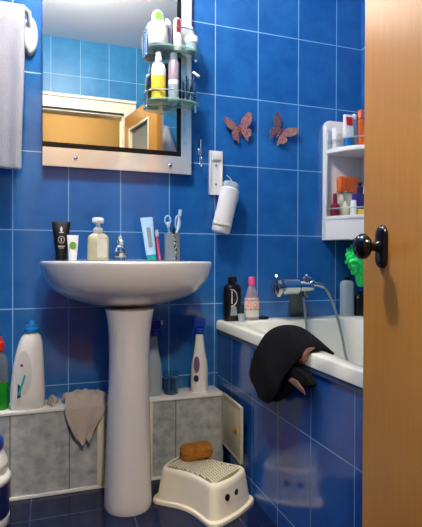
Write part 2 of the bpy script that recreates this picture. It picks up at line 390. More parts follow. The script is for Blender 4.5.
def glass_shelf(z, x0, x1, label, rails):
    g = thing('glass_shelf', label, 'glass shelf', (x0, -.026, z), group='small glass shelves on the mirror')
    L = x1-x0; D = .105
    out = [(0, 0), (L, 0), (L, -D*.55)] + [(L*.5+L*.5*math.cos(a), -D*.55-D*.45*math.sin(a)) for a in [PI/2*k/8 for k in range(1, 8)]] + \
          [(L*.5-L*.5*math.sin(a), -D*.55-D*.45*math.cos(a)) for a in [PI/2*k/8 for k in range(0, 8)]] + [(0, -D*.55)]
    MB().prism(out, 'z', -.006, 0).build('glass_plate', M['green_glass'], g, bevel=.001)
    front = [(L, -.012, rails), (L, -D*.5, rails)] + [(L*.5+L*.5*math.cos(a), -D*.5-D*.42*math.sin(a), rails) for a in [PI/2*k/8 for k in range(1, 8)]] + \
            [(L*.5-L*.5*math.sin(a), -D*.5-D*.42*math.cos(a), rails) for a in [PI/2*k/8 for k in range(0, 8)]] + [(0, -D*.5, rails), (0, -.012, rails)]
    MB().tube(front, .0022, 8).build('guard_rail', M['chrome'], g)
    for px, py in ((L, -.012), (0, -.012)):
        f = MB().tube([(px, py, rails+.008), (px, py, -.014)], .004, 10); f.sphere((px, py, rails+.010), .006, 12, 8); f.sphere((px, py, -.016), .006, 12, 8)
        f.tube([(px, py, -.01), (px, .003, -.01)], .004, 10)
        f.build('chrome_peg', M['chrome'], g)
glass_shelf(1.706, .385, .592, 'upper small glass shelf at the mirror\'s right edge, holding white pots', .075)
glass_shelf(1.496, .385, .592, 'lower small glass shelf at the mirror\'s right edge, under the white pots', .034)

def T(name, label, cat, x, y, z, rz=0, group=None): return thing(name, label, cat, (x, y, z), (0, 0, rz), group)
SH = 1.7062
t = T('plastic_pot', 'large white pot with green picture, leftmost on the upper glass shelf', 'pot', .422, -.084, SH)
MB().lathe([(.001, 0), (.036, 0), (.040, .006), (.042, .055), (.042, .070), (.001, .070)]).build('pot_body', M['white_plastic'], t)
MB().lathe([(.001, .0705), (.043, .0705), (.043, .084), (.034, .090), (.001, .090)]).build('lid', M['white_plastic'], t)
t2 = T('cosmetic_tube', 'rounded white tube with a green front above the large white pot', 'tube', .420, -.085, SH+.0905)
MB().lathe([(.001, 0), (.022, 0), (.024, .01), (.024, .030), (.018, .045), (.008, .052), (.001, .053)], sy=.8).build('tube_body', M['white_plastic'], t2)
MB().prism([(.015*math.cos(a), .022+.018*math.sin(a)) for a in [2*PI*k/16 for k in range(16)]], 'y', -.0205, -.018).build('green_front', M['green'], t2, smooth=False)
t = T('cosmetic_tube', 'white tube with a dark red front, middle of the upper glass shelf', 'tube', .505, -.07, SH)
MB().lathe([(.001, 0), (.016, 0), (.017, .02), (.017, .115), (.014, .128), (.006, .134), (.001, .135)]).build('tube_body', M['white_plastic'], t)
MB().prism([(-.009, .07), (.009, .07), (.009, .115), (.004, .124), (-.004, .124), (-.009, .115)], 'y', -.0185, -.015).build('red_front', M['dark_red'], t, smooth=False)
t = T('cosmetic_tube', 'slim pale tube standing between the pots on the upper glass shelf', 'tube', .470, -.066, SH)
MB().lathe([(.001, 0), (.012, 0), (.013, .08), (.010, .10), (.001, .102)]).build('tube_body', M['pink_clear'], t)
MB().lathe([(.001, .1025), (.008, .1025), (.008, .118), (.001, .119)]).build('cap', M['white_plastic'], t)
t = T('toothbrush', 'dark blue handled brush leaning between the pots on the upper shelf', 'toothbrush', .452, -.110, SH, 0)
MB().tube([(.02, .002, .003), (.010, .004, .05), (.002, .006, .085)], [.004, .0045, .003], 8).build('handle', M['navy'], t)
MB().box(-.006, .006, .001, .011, .084, .105).build('brush_head', M['white_plastic'], t, bevel=.002)
t = T('cream_jar', 'round white cream jar at the right end of the upper glass shelf', 'jar', .561, -.080, SH)
MB().lathe([(.001, 0), (.022, 0), (.025, .006), (.025, .034), (.001, .034)]).build('jar_body', M['milky'], t)
MB().lathe([(.001, .0345), (.027, .0345), (.027, .058), (.024, .062), (.001, .062)]).build('lid', M['white_plastic'], t)
t = T('small_bottle', 'little clear bottle on top of the round white cream jar', 'bottle', .560, -.080, SH+.0625)
MB().lathe([(.001, 0), (.011, 0), (.012, .004), (.012, .022), (.007, .026), (.001, .026)]).build('bottle_body', M['milky'], t)
MB().lathe([(.001, .0265), (.008, .0265), (.008, .038), (.001, .038)]).build('cap', M['white_plastic'], t)
SL = 1.4962
t = T('lotion_bottle', 'yellow and white bottle with a white cap on the lower glass shelf', 'bottle', .424, -.085, SL)
t.scale = (1.08, 1.08, 1.24)
MB().lathe([(.001, 0), (.024, 0), (.027, .006), (.027, .074), (.001, .074)], sx=1.0, sy=.75).build('yellow_base', M['yellow'], t)
MB().lathe([(.001, .0743), (.027, .0743), (.027, .097), (.022, .112), (.011, .120), (.001, .121)], sx=1.0, sy=.75).build('white_shoulder', M['white_plastic'], t)
MB().lathe([(.001, .1213), (.013, .1213), (.013, .135), (.011, .138), (.011, .150), (.005, .155), (.001, .155)]).build('cap', M['white_plastic'], t)
t = T('spray_can', 'grey-rose can with a pale band beside the yellow bottle', 'can', .487, -.080, SL)
t.scale = (1, 1, 1.2)
MB().lathe([(.001, 0), (.021, 0), (.022, .004), (.022, .055), (.001, .055)]).build('can_base', M['milky'], t)
MB().lathe([(.001, .0553), (.022, .0553), (.022, .070), (.001, .070)]).build('band', M['white_plastic'], t)
MB().lathe([(.001, .0703), (.022, .0703), (.022, .128), (.017, .138), (.001, .139)]).build('can_top', M['grey_rose'], t)
MB().lathe([(.001, .1393), (.016, .1393), (.016, .158), (.012, .162), (.001, .162)]).build('cap', M['milky'], t)
t = T('glass_tumbler', 'clear glass tumbler at the right end of the lower glass shelf', 'glass', .553, -.078, SL)
MB().lathe([(.001, 0), (.024, 0), (.026, .003), (.028, .088), (.0255, .088), (.0235, .006), (.001, .006)]).build('tumbler_body', M['glass'], t)
t = T('razor', 'dark razor with a white head standing in the glass tumbler', 'razor', .556, -.080, SL+.0065)
MB().tube([(-.012, 0, .004), (.004, -.004, .06), (.016, -.008, .105)], [.004, .005, .004], 8).build('handle', M['navy'], t)
f = MB().box(-.016, .016, -.006, .006, 0, .012); f.build('razor_head', M['white_plastic'], t, bevel=.003, loc=(.019, -.010, .106)).rotation_euler = (0, .5, 0)
t = T('comb', 'slim black comb standing in the glass tumbler', 'comb', .546, -.072, SL+.0065)
f = MB().box(-.006, .000, -.0015, .0015, 0, .108)
for i in range(20): f.box(0, .008, -.001, .001, .01+i*.0045, .0122+i*.0045)
f.build('comb_body', M['black'], t, smooth=False)

# ------------------------------------------------------------------ towel rail and towel, left
t = thing('towel_rail', 'white plastic towel rail with an oval end, left of the mirror', 'towel rail', (-.056, 0, 1.707))
f = MB(); f.loft([[(.028*s*math.cos(2*PI*k/32), -d, .072*s*math.sin(2*PI*k/32)) for k in range(32)] for s, d in ((1.0, 0), (1.0, .012), (.93, .022), (.75, .028), (.4, .031), (.02, .032))])
f.build('oval_end', M['white_plastic'], t)
MB().tube([(0, -.02, .02), (-.004, -.06, .066), (-.02, -.075, .072), (-.26, -.075, .072)], .009, 12).build('rail_bar', M['white_plastic'], t)
f = MB().box(-.28, -.25, -.085, 0, .055, .09); f.build('end_bracket', M['white_plastic'], t, bevel=.006)
def towel_mesh():
    f = MB(); nx, ns = 22, 60; grid = []
    x0, x1 = -.305, -.078; yb, zb, r = -.075, 1.772, .0155
    lf, lb = .585, .50
    for i in range(nx+1):
        u = i/nx; x = x0+(x1-x0)*u; row = []
        for j in range(ns+1):
            s = -lb+(lb+lf+PI*r)*j/ns
            if s < 0: y, z = yb+r, zb+s
            elif s < PI*r: a = s/r; y, z = yb+r*math.cos(a), zb+r*math.sin(a)
            else: y, z = yb-r, zb-(s-PI*r)
            dn = max(0, zb-z)
            wv = .006*math.sin(u*11+dn*2)*min(1, dn*5)+.003*math.sin(u*25)*min(1, dn*4)
            if y < yb: y += wv
            else: y += wv*.4
            row.append((x+.004*math.sin(dn*9)*u + .008*u*math.exp(-dn*14), min(y, -.012), z+.004*math.sin(u*5)))
        grid.append(row)
    f.loft(grid, False, False, closed=False); return f
tag(towel_mesh().build('towel', M['towel'], solid=.008, sub=1), 'white towel hanging over the rail at the left edge', 'towel')

# ------------------------------------------------------------------ small wall fittings
t = thing('wall_hook', 'small chrome hook on the blue wall just right of the mirror', 'hook', (.622, 0, 1.31))
t.scale = (1.25, 1, 1.2)
f = MB(); f.loft([[(r*math.cos(2*PI*k/20), -hh, .012+1.5*r*math.sin(2*PI*k/20)) for k in range(20)] for r, hh in ((.008, 0), (.008, .004), (.004, .007), (.0005, .008))])
f.build('back_plate', M['chrome'], t)
f = MB().tube(catmull([(.002, -.010, .048), (.002, -.012, .02), (0, -.010, -.01), (-.002, -.014, -.035), (-.002, -.028, -.046), (-.003, -.040, -.036), (-.003, -.043, -.022)], 6), .0033, 10); f.sphere((-.003, -.043, -.020), .005, 12, 8); f.sphere((.002, -.010, .049), .0045, 12, 8)
f.build('hook_arm', M['chrome'], t)
t = thing('wall_bracket', 'white plastic strip bracket with two screws on the blue wall', 'bracket', (.693, 0, 1.141))
MB().box(-.029, .029, -.014, 0, 0, .188).box(-.029, -.023, -.019, -.014, 0, .188).box(.023, .029, -.019, -.014, 0, .188).box(-.02, .02, -.017, -.014, .142, .147).box(-.018, .018, -.022, -.014, .150, .186).build('bracket_plate', M['white_plastic'], t, bevel=.0015)
for zz in (.044, .126):
    f = MB(); f.loft([[(r*math.cos(2*PI*k/14), -.014-hh, zz+r*math.sin(2*PI*k/14)) for k in range(14)] for r, hh in ((.005, 0), (.005, .002), (.0005, .003))])
    f.build('screw', M['grey'], t)
# white packet hung upside down on a cord
t = thing('refill_packet', 'white rolled packet hanging slanted against the blue wall beside the bracket', 'packet', (.728, -.044, 1.08), (0, math.radians(14), 0))
def ringe(rx, ry, z, wob=0, n=32): return [(rx*math.cos(2*PI*k/n)*(1+wob*math.sin(5*2*PI*k/n)), ry*math.sin(2*PI*k/n)*(1+wob*math.sin(5*2*PI*k/n)), z) for k in range(n)]
f = MB().loft([ringe(.002, .002, -.108), ringe(.036, .022, -.106), ringe(.041, .026, -.100), ringe(.042, .027, -.06), ringe(.042, .028, .02), ringe(.043, .028, .06), ringe(.040, .027, .085), ringe(.032, .020, .092)])
f.build('packet_body', M['white_plastic'], t)
f = MB().loft([ringe(.033, .021, .090), ringe(.036, .02, .102, .12), ringe(.030, .016, .114, .25), ringe(.014, .009, .120, .35), ringe(.002, .002, .121)]); f.build('crumpled_end', M['milky'], t)
f = MB().loft([ringe(.0425, .0275, -.082), ringe(.0425, .0275, -.064)], False, False); f.build('brown_band', M['pale_label'], t, solid=.0008)
f = MB().tube([(0, 0, .12), (-.012, .010, .135), (-.024, .026, .146)], .0012, 6); f.build('cord', M['white_plastic'], t)

# butterflies
def wing(pts, th=.002, dih=.25, sgn=1):
    f = MB(); o = catmull(pts+[pts[0]], 5)[:-1]
    f.loft([[(p.x, -abs(p.x)*dih+d, p.y) for p in o] for d in (0, -th)]); return f
def butterfly(x, z, tilt, label):
    t = thing('butterfly_ornament', label, 'ornament', (x, -.006, z), (0, tilt, 0), 'butterfly ornaments on the blue tiles')
    for s in (-1, 1):
        up = [(0.003*s, .004, 0), (.020*s, .040, 0), (.050*s, .062, 0), (.066*s, .058, 0), (.064*s, .034, 0), (.048*s, .010, 0), (.020*s, -.002, 0)]
        lo = [(.003*s, 0, 0), (.030*s, .000, 0), (.048*s, -.014, 0), (.042*s, -.036, 0), (.030*s, -.042, 0), (.022*s, -.058, 0), (.014*s, -.038, 0)]
        wing(up).build('upper_wing', M['butterfly'], t); wing(lo).build('lower_wing', M['butterfly'], t)
    f = MB().tube([(0, -.004, -.032), (0, -.006, -.01), (0, -.007, .01), (0, -.005, .022)], [.0015, .004, .0045, .002], 10)
    f.build('insect_body', M['dark_red'], t)
    for s in (-1, 1):
        MB().tube(catmull([(0, -.006, .02), (.008*s, -.008, .036), (.018*s, -.008, .046)], 5), .0009, 6).build('antenna', M['black'], t)
    return t
butterfly(.804, 1.432, math.radians(-16), 'orange and pink butterfly ornament, the left one, tilted left')
butterfly(1.000, 1.438, math.radians(34), 'orange and purple butterfly ornament, the right one, tilted right')

# ------------------------------------------------------------------ corner shelf and contents
R = .212
cs = thing('corner_shelf', 'white plastic corner shelf unit above the bath taps', 'corner shelf', (XR, 0, .955))
f = MB(); hh = .56
out = [(-R, 0), (0, 0), (0, hh), (-R+.035, hh)] + [(-R+.035-.035*math.sin(a), hh-.035+.035*math.cos(a)) for a in [PI/2*k/6 for k in range(1, 7)]]
f.prism(out, 'y', -.012, 0); f.build('back_panel', M['white_plastic'], cs, bevel=.002)
MB().prism([(-R, 0), (-.012, 0), (-.012, hh), (-R+.03, hh), (-R, hh-.03)], 'x', -.012, 0).build('side_panel', M['white_plastic'], cs, bevel=.002)
MB().box(-R, -R+.010, -.03, -.012, 0, hh-.03).build('side_rib', M['white_plastic'], cs, bevel=.003)
def quarter(r, z0, z1): return MB().prism([(-.011, -.011)]+[(-.011-(r-.011)*math.cos(a), -.011-(r-.011)*math.sin(a)) for a in [PI/2*k/16 for k in range(17)]], 'z', z0, z1)
SZ = (.416, .108, 0.0)
for z, th in ((.416, .020), (.108, .016)):
    quarter(R, z-th, z).build('shelf_plate', M['white_plastic'], cs, bevel=.002)
f = MB().loft([[(-(R)*math.cos(a), -(R)*math.sin(a), z) for a in [PI/2*k/16 for k in range(17)]]+[(-(R-.004)*math.cos(a), -(R-.004)*math.sin(a), z) for a in [PI/2*(16-k)/16 for k in range(17)]] for z in (0, .092)])
f.build('curved_apron', M['white_plastic'], cs)
for z in (.416+.040, .108+.034):
    MB().tube([(-(R-.004)*math.cos(a), -(R-.004)*math.sin(a), z) for a in [PI/2*k/16 for k in range(17)]], .003, 8).build('guard_rail', M['milky'], cs)
ZT, ZM = .955+.4163, .955+.1083
def item(name, label, cat, x, y, z): return T(name, label, cat, x, y, z)
t = item('soap_carton', 'small clear-white carton at the left end of the corner shelf top', 'carton', 1.250, -.030, ZT); MB().box(-.012, .012, -.012, .012, 0, .085).build('carton_body', M['milky'], t, bevel=.001)
t = item('soap_carton', 'white carton second from the left on the corner shelf top', 'carton', 1.272, -.056, ZT); MB().box(-.020, .020, -.016, .016, 0, .098).build('carton_body', M['white_plastic'], t, bevel=.001); MB().box(-.012, .012, -.0165, -.016, .03, .07).build('printed_panel', M['pale_label'], t, smooth=False)
t = item('shampoo_bottle', 'standing tube with sky blue cap and red label on the corner shelf top', 'bottle', 1.300, -.098, ZT)
MB().lathe([(.001, 0), (.021, 0), (.021, .046), (.001, .046)], sy=.8).build('cap', M['sky_plastic'], t)
MB().loft([[(-.021, -.014, .047), (.021, -.014, .047), (.021, .014, .047), (-.021, .014, .047)], [(-.024, -.005, .150), (.024, -.005, .150), (.024, .005, .150), (-.024, .005, .150)]]).build('tube_body', M['white_plastic'], t, bevel=.002)
MB().loft([[(-.014, -.0095, .10), (.016, -.0095, .10), (.016, -.0125, .10), (-.014, -.0125, .10)], [(-.016, -.006, .138), (.016, -.006, .138), (.016, -.009, .138), (-.016, -.009, .138)]]).build('red_label', M['red'], t, smooth=False)
t = item('lotion_bottle', 'slim grey bottle behind the blue-capped tube on the corner shelf top', 'bottle', 1.340, -.088, ZT); MB().lathe([(.001, 0), (.014, 0), (.015, .10), (.015, .125), (.009, .133), (.001, .134)]).build('bottle_body', M['grey'], t); MB().lathe([(.001, .1343), (.010, .1343), (.010, .158), (.001, .159)]).build('cap', M['pale_label'], t)
t = item('shampoo_bottle', 'tall orange bottle at the right on the corner shelf top', 'bottle', 1.373, -.088, ZT); MB().lathe([(.001, 0), (.020, 0), (.022, .01), (.022, .11), (.016, .135), (.010, .140), (.001, .141)], sy=.8).build('bottle_body', M['orange'], t); MB().lathe([(.001, .1413), (.012, .1413), (.012, .178), (.009, .182), (.001, .182)]).build('cap', M['orange'], t)
t = item('nail_polish_bottle', 'dark red bottle at the left end of the middle corner shelf', 'bottle', 1.264, -.050, ZM); MB().lathe([(.001, 0), (.018, 0), (.019, .004), (.019, .05), (.010, .062), (.001, .062)], ex=3).build('bottle_body', M['dark_red'], t); MB().lathe([(.001, .0623), (.010, .0623), (.009, .105), (.001, .106)]).build('cap', M['dark_red'], t)
t = item('perfume_bottle', 'clear glass perfume bottle with amber contents on the middle corner shelf', 'bottle', 1.300, -.080, ZM); MB().lathe([(.001, 0), (.020, 0), (.021, .004), (.020, .045), (.008, .062), (.007, .07), (.001, .07)]).build('bottle_body', M['soap'], t); MB().lathe([(.001, .0703), (.009, .0703), (.010, .10), (.006, .112), (.001, .112)]).build('stopper', M['glass'], t)
t = item('carton', 'grey carton standing at the back of the middle corner shelf', 'carton', 1.342, -.034, ZM); MB().box(-.036, .036, -.014, .014, 0, .115).build('carton_body', M['pale_label'], t, bevel=.001)
t = item('carton', 'orange carton lying on top of the grey carton in the corner shelf', 'carton', 1.342, -.036, ZM+.1155); MB().box(-.048, .048, -.018, .018, 0, .072).build('carton_body', M['orange_box'], t, bevel=.001); MB().box(-.030, -.004, -.0187, -.018, .012, .06).build('printed_panel', M['orange'], t, smooth=False)
t = item('deodorant_stick', 'small white round stick on the middle corner shelf', 'deodorant', 1.322, -.110, ZM); MB().lathe([(.001, 0), (.013, 0), (.014, .003), (.014, .045), (.001, .045)]).build('stick_body', M['white_plastic'], t); MB().lathe([(.001, .0453), (.014, .0453), (.013, .066), (.010, .070), (.001, .070)]).build('cap', M['white_plastic'], t)
t = item('carton', 'yellowish low carton at the right of the middle corner shelf', 'carton', 1.362, -.105, ZM); MB().box(-.022, .022, -.016, .016, 0, .032).build('carton_body', M['yellow'], t, bevel=.001)
t = item('carton', 'purple carton on the yellowish carton in the corner shelf', 'carton', 1.364, -.103, ZM+.0323); MB().box(-.034, .026, -.018, .018, 0, .068).build('carton_body', M['purple'], t, bevel=.001)
t = item('perfume_bottle', 'dark round-capped bottle on the purple carton in the corner shelf', 'bottle', 1.362, -.103, ZM+.1006); MB().lathe([(.001, 0), (.013, 0), (.014, .03), (.007, .036), (.001, .036)]).build('bottle_body', M['navy'], t); MB().sphere((0, 0, .047), .011).build('round_cap', M['black'], t)

# ------------------------------------------------------------------ bath tap with hose
tp = thing('bath_mixer_tap', 'chrome wall mixer tap with shower hose above the bath', 'tap', (1.085, 0, .745))
f = MB(); f.loft([[(r*math.cos(2*PI*k/24), -d, r*math.sin(2*PI*k/24)) for k in range(24)] for r, d in ((.032, 0), (.032, .006), (.022, .016), (.016, .018), (.016, .075), (.001, .076))])
f.build('wall_flange', M['chrome'], tp)
def cyl_x(prof, y, z): f = MB(); f.loft([[(x, y+r*math.cos(2*PI*k/28), z+r*math.sin(2*PI*k/28)) for k in range(28)] for r, x in prof]); return f
cyl_x([(.001, .034), (.020, .034), (.024, .028), (.024, -.030), (.030, -.036), (.038, -.045), (.038, -.112), (.030, -.119), (.001, -.120)], -.095, 0).build('mixer_body', M['chrome'], tp)
cyl_x([(.001, -.120), (.016, -.120), (.016, -.126), (.038, -.130), (.042, -.136), (.039, -.150), (.026, -.158), (.001, -.159)], -.100, -.003).build('lever_disc', M['chrome'], tp)
f = MB().tube(catmull([(-.140, -.10, .03), (-.146, -.105, .045), (-.151, -.11, .050)], 4), [.005]*8+[.006], 8); f.build('lever', M['chrome'], tp)
MB().tube([(.004, -.095, -.02), (.004, -.095, -.050)], .013, 14).build('hose_outlet', M['chrome'], tp)
f = MB().tube([(.004, -.095, .02), (.004, -.095, .042)], .012, 14).tube([(-.014, -.095, .040), (.024, -.095, .040)], .005, 8); f.sphere((.004, -.095, .045), .010, 14, 8)
f.build('diverter', M['chrome'], tp)
f = MB().tube(catmull([(.026, -.10, .012), (.055, -.11, .008), (.080, -.115, .000)], 5), .011, 12); f.sphere((.03, -.10, .012), .018, 16, 10); f.build('hose_cradle', M['chrome'], tp)
MB().tube(catmull([(-.016, -.105, -.045), (-.016, -.118, -.10), (-.016, -.140, -.20), (-.010, -.18, -.36), (.02, -.28, -.515), (.10, -.42, -.538), (.13, -.38, -.49), (.126, -.24, -.33), (.122, -.19, -.20), (.115, -.15, -.10), (.100, -.122, -.030), (.074, -.116, .004)], 8), .0058, 10).build('shower_hose', M['hose'], tp)
f = MB().box(-.030, .048, -.012, 0, -.140, -.034).box(-.025, .043, -.018, -.012, -.135, -.039); f.build('wall_block', M['dull_green'], tp, bevel=.003)  # flat dull grey-green block on the wall below the mixer

# ------------------------------------------------------------------ bottles on the bath rim
RZ = .6002
t = T('shampoo_bottle', 'black shampoo bottle with a silver letter on the bath corner', 'bottle', .757, -.048, RZ)
MB().lathe([(.001, 0), (.036, 0), (.039, .006), (.039, .10), (.038, .138), (.033, .152), (.020, .158), (.001, .159)], sy=.72, ex=2.6).build('bottle_body', M['black'], t)
MB().lathe([(.001, .1593), (.018, .1593), (.020, .163), (.020, .186), (.016, .190), (.001, .190)], sy=.9).build('cap', M['black'], t)
f = MB().tube([(-.013, -.0292, .075), (-.013, -.0292, .130)], .0022, 6).tube([(-.018+.030*math.sin(a), -.0300+.004*math.sin(a)**2, .100+.036*math.cos(a)) for a in [PI*k/14 for k in range(15)]], .0020, 6); f.build('silver_emblem', M['pale_label'], t)
MB().loft([[(-.020, -.0285, .025), (.012, -.0292, .025), (.006, -.0292, .062), (-.016, -.0288, .068)], [(-.020, -.0295, .025), (.012, -.0302, .025), (.006, -.0302, .062), (-.016, -.0298, .068)]]).build('grey_print', M['grey'], t, smooth=False)
t = T('measuring_cup', 'tiny clear plastic cup in front of the black shampoo bottle', 'cup', .784, -.088, RZ)
MB().lathe([(.001, 0), (.013, 0), (.017, .032), (.0155, .032), (.012, .003), (.001, .003)]).build('cup_body', M['milky'], t)
t = T('oil_bottle', 'clear pink-labelled bottle with a bright pink cap on the bath corner', 'bottle', .846, -.050, RZ)
MB().lathe([(.001, 0), (.030, 0), (.033, .005), (.033, .085), (.026, .110), (.018, .138), (.013, .150), (.001, .151)], sy=.65, ex=2.5).build('bottle_body', M['pink_clear'], t)
MB().lathe([(.001, .1513), (.014, .1513), (.014, .184), (.011, .188), (.001, .188)]).build('cap', M['pink'], t)
MB().lathe([(.0335, .048), (.0335, .082), (.030, .098), (.0298, .098), (.0325, .082), (.0325, .048)], sy=.65, ex=2.5).build('upper_label', M['label_mix'], t)
MB().lathe([(.0336, .014), (.0336, .044), (.0325, .044), (.0325, .014)], sy=.65, ex=2.5).build('lower_label', M['pale_label'], t)
t = T('soap_bar', 'small black soap bar lying on the bath edge by the pink-capped bottle', 'soap', .905, -.045, RZ)
MB().lathe([(.001, 0), (.022, 0), (.027, .005), (.025, .012), (.001, .015)], sy=.6).build('soap_block', M['black'], t)
t = T('lotion_bottle', 'milky translucent bottle on the bath edge under the corner shelf', 'bottle', 1.332, -.050, RZ)
MB().lathe([(.001, 0), (.030, 0), (.032, .005), (.032, .150), (.029, .158), (.018, .166), (.001, .167)], sy=.75, ex=3).build('bottle_body', M['milky'], t)
MB().lathe([(.001, .1673), (.014, .1673), (.014, .186), (.001, .187)]).build('cap', M['black'], t)
t = T('shampoo_bottle', 'black bottle beside the milky bottle, below the green bath puff', 'bottle', 1.402, -.050, RZ)
MB().lathe([(.001, 0), (.028, 0), (.030, .005), (.030, .08), (.018, .098), (.012, .102), (.012, .115), (.001, .116)], sy=.8).build('bottle_body', M['black'], t)
# bath puff hanging from the shelf
t = thing('bath_puff', 'bright green mesh bath puff hanging below the corner shelf', 'bath puff', (1.366, -.105, .868))
f = MB(); seg, rows = 72, 44; rg = []
for j in range(rows+1):
    th = PI*(j+.05)/(rows+.1); ring = []
    for k in range(seg):
        a = 2*PI*k/seg; d = Vector((math.sin(th)*math.cos(a), math.sin(th)*math.sin(a), -math.cos(th)))
        n = noise.noise(d*2.6)*.35+.20*math.sin(9*a+7*th+3*noise.noise(d*2))+.16*math.sin(17*th+4*math.sin(3*a))
        rr = 1+.42*n; ring.append((.066*rr*d.x, .052*rr*d.y, .074*rr*d.z))
    rg.append(ring)
f.loft(rg); f.build('net_ball', M['green_mesh'], t)
f = MB(); rg = []
for j in range(14):
    u = j/13; rg.append([((.040*(1-u*.6))*(1+.25*math.sin(5*a+9*u))*math.cos(a)+.006, (.03*(1-u*.5))*math.sin(a), -.055-.072*u) for a in [2*PI*k/30 for k in range(30)]])
f.loft(rg); f.build('net_tail', M['green_mesh'], t)
MB().tube([(0, 0, .05), (.001, .002, .09)], .0016, 6).build('hanging_cord', M['white_plastic'], t)

# ------------------------------------------------------------------ black hat draped on the bath rim
bh = thing('sun_hat', 'black fabric brimmed hat draped over the bath rim', 'hat', (.70, -.56, .60))
ox, oy, oz = .70, -.56, .60
back = [(.655, -.470, .470), (.668, -.466, .520), (.684, -.478, .566), (.705, -.500, .612), (.735, -.540, .640), (.765, -.600, .645), (.785, -.650, .626), (.797, -.745, .588)]
front = [(.652, -.545, .418), (.642, -.640, .428), (.644, -.690, .470), (.656, -.694, .503), (.668, -.722, .542), (.682, -.770, .592), (.732, -.784, .609), (.797, -.750, .587)]
Bc, Fc = catmull(back, 5), catmull(front, 5)
def sheet(bulge, sh=0, inset=0):
    rg = []
    for i, (b, q) in enumerate(zip(Bc, Fc)):
        u = i/(len(Bc)-1); row = []
        for j in range(13):
            v = j/12; p = b.lerp(q, v*(1-inset))
            k = math.sin(PI*v)**.8*math.sin(PI*min(1, u*.9+.1))**.7
            p = p + Vector((-.55, -.12, .80))*k*bulge + Vector((-1, 0, 0))*.006*math.sin(14*u+5*v)*k
            p += Vector((.006, .0, -.012))*sh
            row.append((p.x-ox, p.y-oy, p.z-oz))
        rg.append(row)
    f = MB(); f.loft(rg, False, False, closed=False); return f
sheet(.030).build('hat_brim', M['black_cloth'], bh, solid=.004, sub=1)
f = MB().tube([(p.x-ox, p.y-oy, p.z-oz) for p in Bc], .0045, 8); f.build('brim_piping', M['black_cloth'], bh)
f = MB().tube([(p.x-ox, p.y-oy, p.z-oz) for p in Fc], .0045, 8); f.build('hem_piping', M['black_cloth'], bh)
def slab(pts, x0, x1):
    return MB().prism([(y-oy, z-oz) for y, z in pts], 'x', x0-ox, x1-ox)
slab([(-.552, .428), (-.585, .50), (-.64, .545), (-.705, .556), (-.76, .553), (-.805, .545), (-.835, .525), (-.815, .510), (-.765, .505), (-.70, .480), (-.66, .445), (-.61, .415)], .672, .698).build('hat_crown', M['black_cloth'], bh, bevel=.006)
slab([(-.715, .510), (-.735, .522), (-.765, .522), (-.80, .507), (-.812, .494), (-.79, .494), (-.75, .503)], .668, .6716).build('beige_lining', M['beige_cloth'], bh, bevel=.0015)
MB().tube(catmull([(.686-ox, -.776-oy, .578-oz), (.689-ox, -.778-oy, .594-oz), (.700-ox, -.779-oy, .607-oz), (.716-ox, -.778-oy, .6075-oz)], 5), .0075, 8).build('lining_strap', M['beige_cloth'], bh)

# ------------------------------------------------------------------ things on the washbasin
WZ = .8562
def tubeform(f, w0, d0, w1, h, n=28, z0=0):
    rg = []
    for j in range(7):
        u = j/6; w = w0+(w1-w0)*u; d = d0*(1-u)**.7+.0012
        rg.append([(w/2*math.copysign(abs(math.cos(a))**.8, math.cos(a)), d/2*math.sin(a), z0+h*u) for a in [2*PI*k/n for k in range(n)]])
    return f.loft(rg)
t = thing('cosmetic_tube', 'black cosmetic tube with white printing at the left of the washbasin', 'tube', (.056, -.062, WZ))
MB().lathe([(.001, 0), (.020, 0), (.021, .003), (.021, .022), (.001, .022)], sy=.8).build('cap', M['black'], t)
tubeform(MB(), .042, .034, .068, .124, z0=.0222).build('tube_body', M['black'], t)
f = MB().prism([(-.002, .108), (.002, .108), (.005, .118), (.001, .128), (-.001, .128), (-.005, .118)], 'y', -.0115, -.0100).prism([(-.008, .104), (.008, .104), (.008, .107), (-.008, .107)], 'y', -.0125, -.0105)
f.build('white_mark', M['white_plastic'], t, smooth=False)
f = MB().tube([(.011*math.cos(a), -.0155, .078+.013*math.sin(a)) for a in [2*PI*k/24 for k in range(25)]], .0011, 6).box(-.012, .012, -.0185, -.0150, .052, .055).box(-.009, .009, -.0185, -.0150, .046, .048)
f.box(-.002, .002, -.0165, -.0140, .071, .085)
f.build('round_print', M['pale_label'], t, smooth=False)
t = thing('cream_tube', 'small white tube with a green round print before the black tube', 'tube', (.095, -.116, WZ))
MB().lathe([(.001, 0), (.014, 0), (.0145, .003), (.0145, .018), (.001, .018)], sy=.85).build('cap', M['white_plastic'], t)
tubeform(MB(), .031, .024, .042, .076, z0=.0182).build('tube_body', M['white_plastic'], t)
f = MB(); f.loft([[(.0125*math.cos(a), -.0098+.0006*math.sin(a)-d, .055+.0145*math.sin(a)) for a in [2*PI*k/24 for k in range(24)]] for d in (0, .001)]); f.build('green_emblem', M['green'], t, smooth=False)
t = thing('soap_dispenser', 'clear pump bottle of amber liquid soap on the washbasin', 'soap dispenser', (.188, -.100, WZ))
MB().lathe([(.001, 0), (.037, 0), (.040, .004), (.040, .080), (.037, .092), (.024, .102), (.017, .105), (.001, .105)], sy=.72, ex=4).build('bottle_body', M['soap'], t)
MB().box(-.006, .030, -.0298, -.0290, .012, .082).build('pale_label', M['pale_label'], t, smooth=False)
MB().lathe([(.001, .1053), (.017, .1053), (.018, .108), (.018, .120), (.012, .125), (.008, .128), (.008, .142), (.001, .142)]).build('pump_collar', M['white_plastic'], t)
f = MB().lathe([(.001, .1423), (.020, .1423), (.022, .146), (.022, .158), (.018, .163), (.001, .164)], sy=.8); f.tube([(0, -.01, .153), (0, -.035, .153), (0, -.042, .147)], [.007, .006, .005], 10)
f.build('pump_head', M['white_plastic'], t)
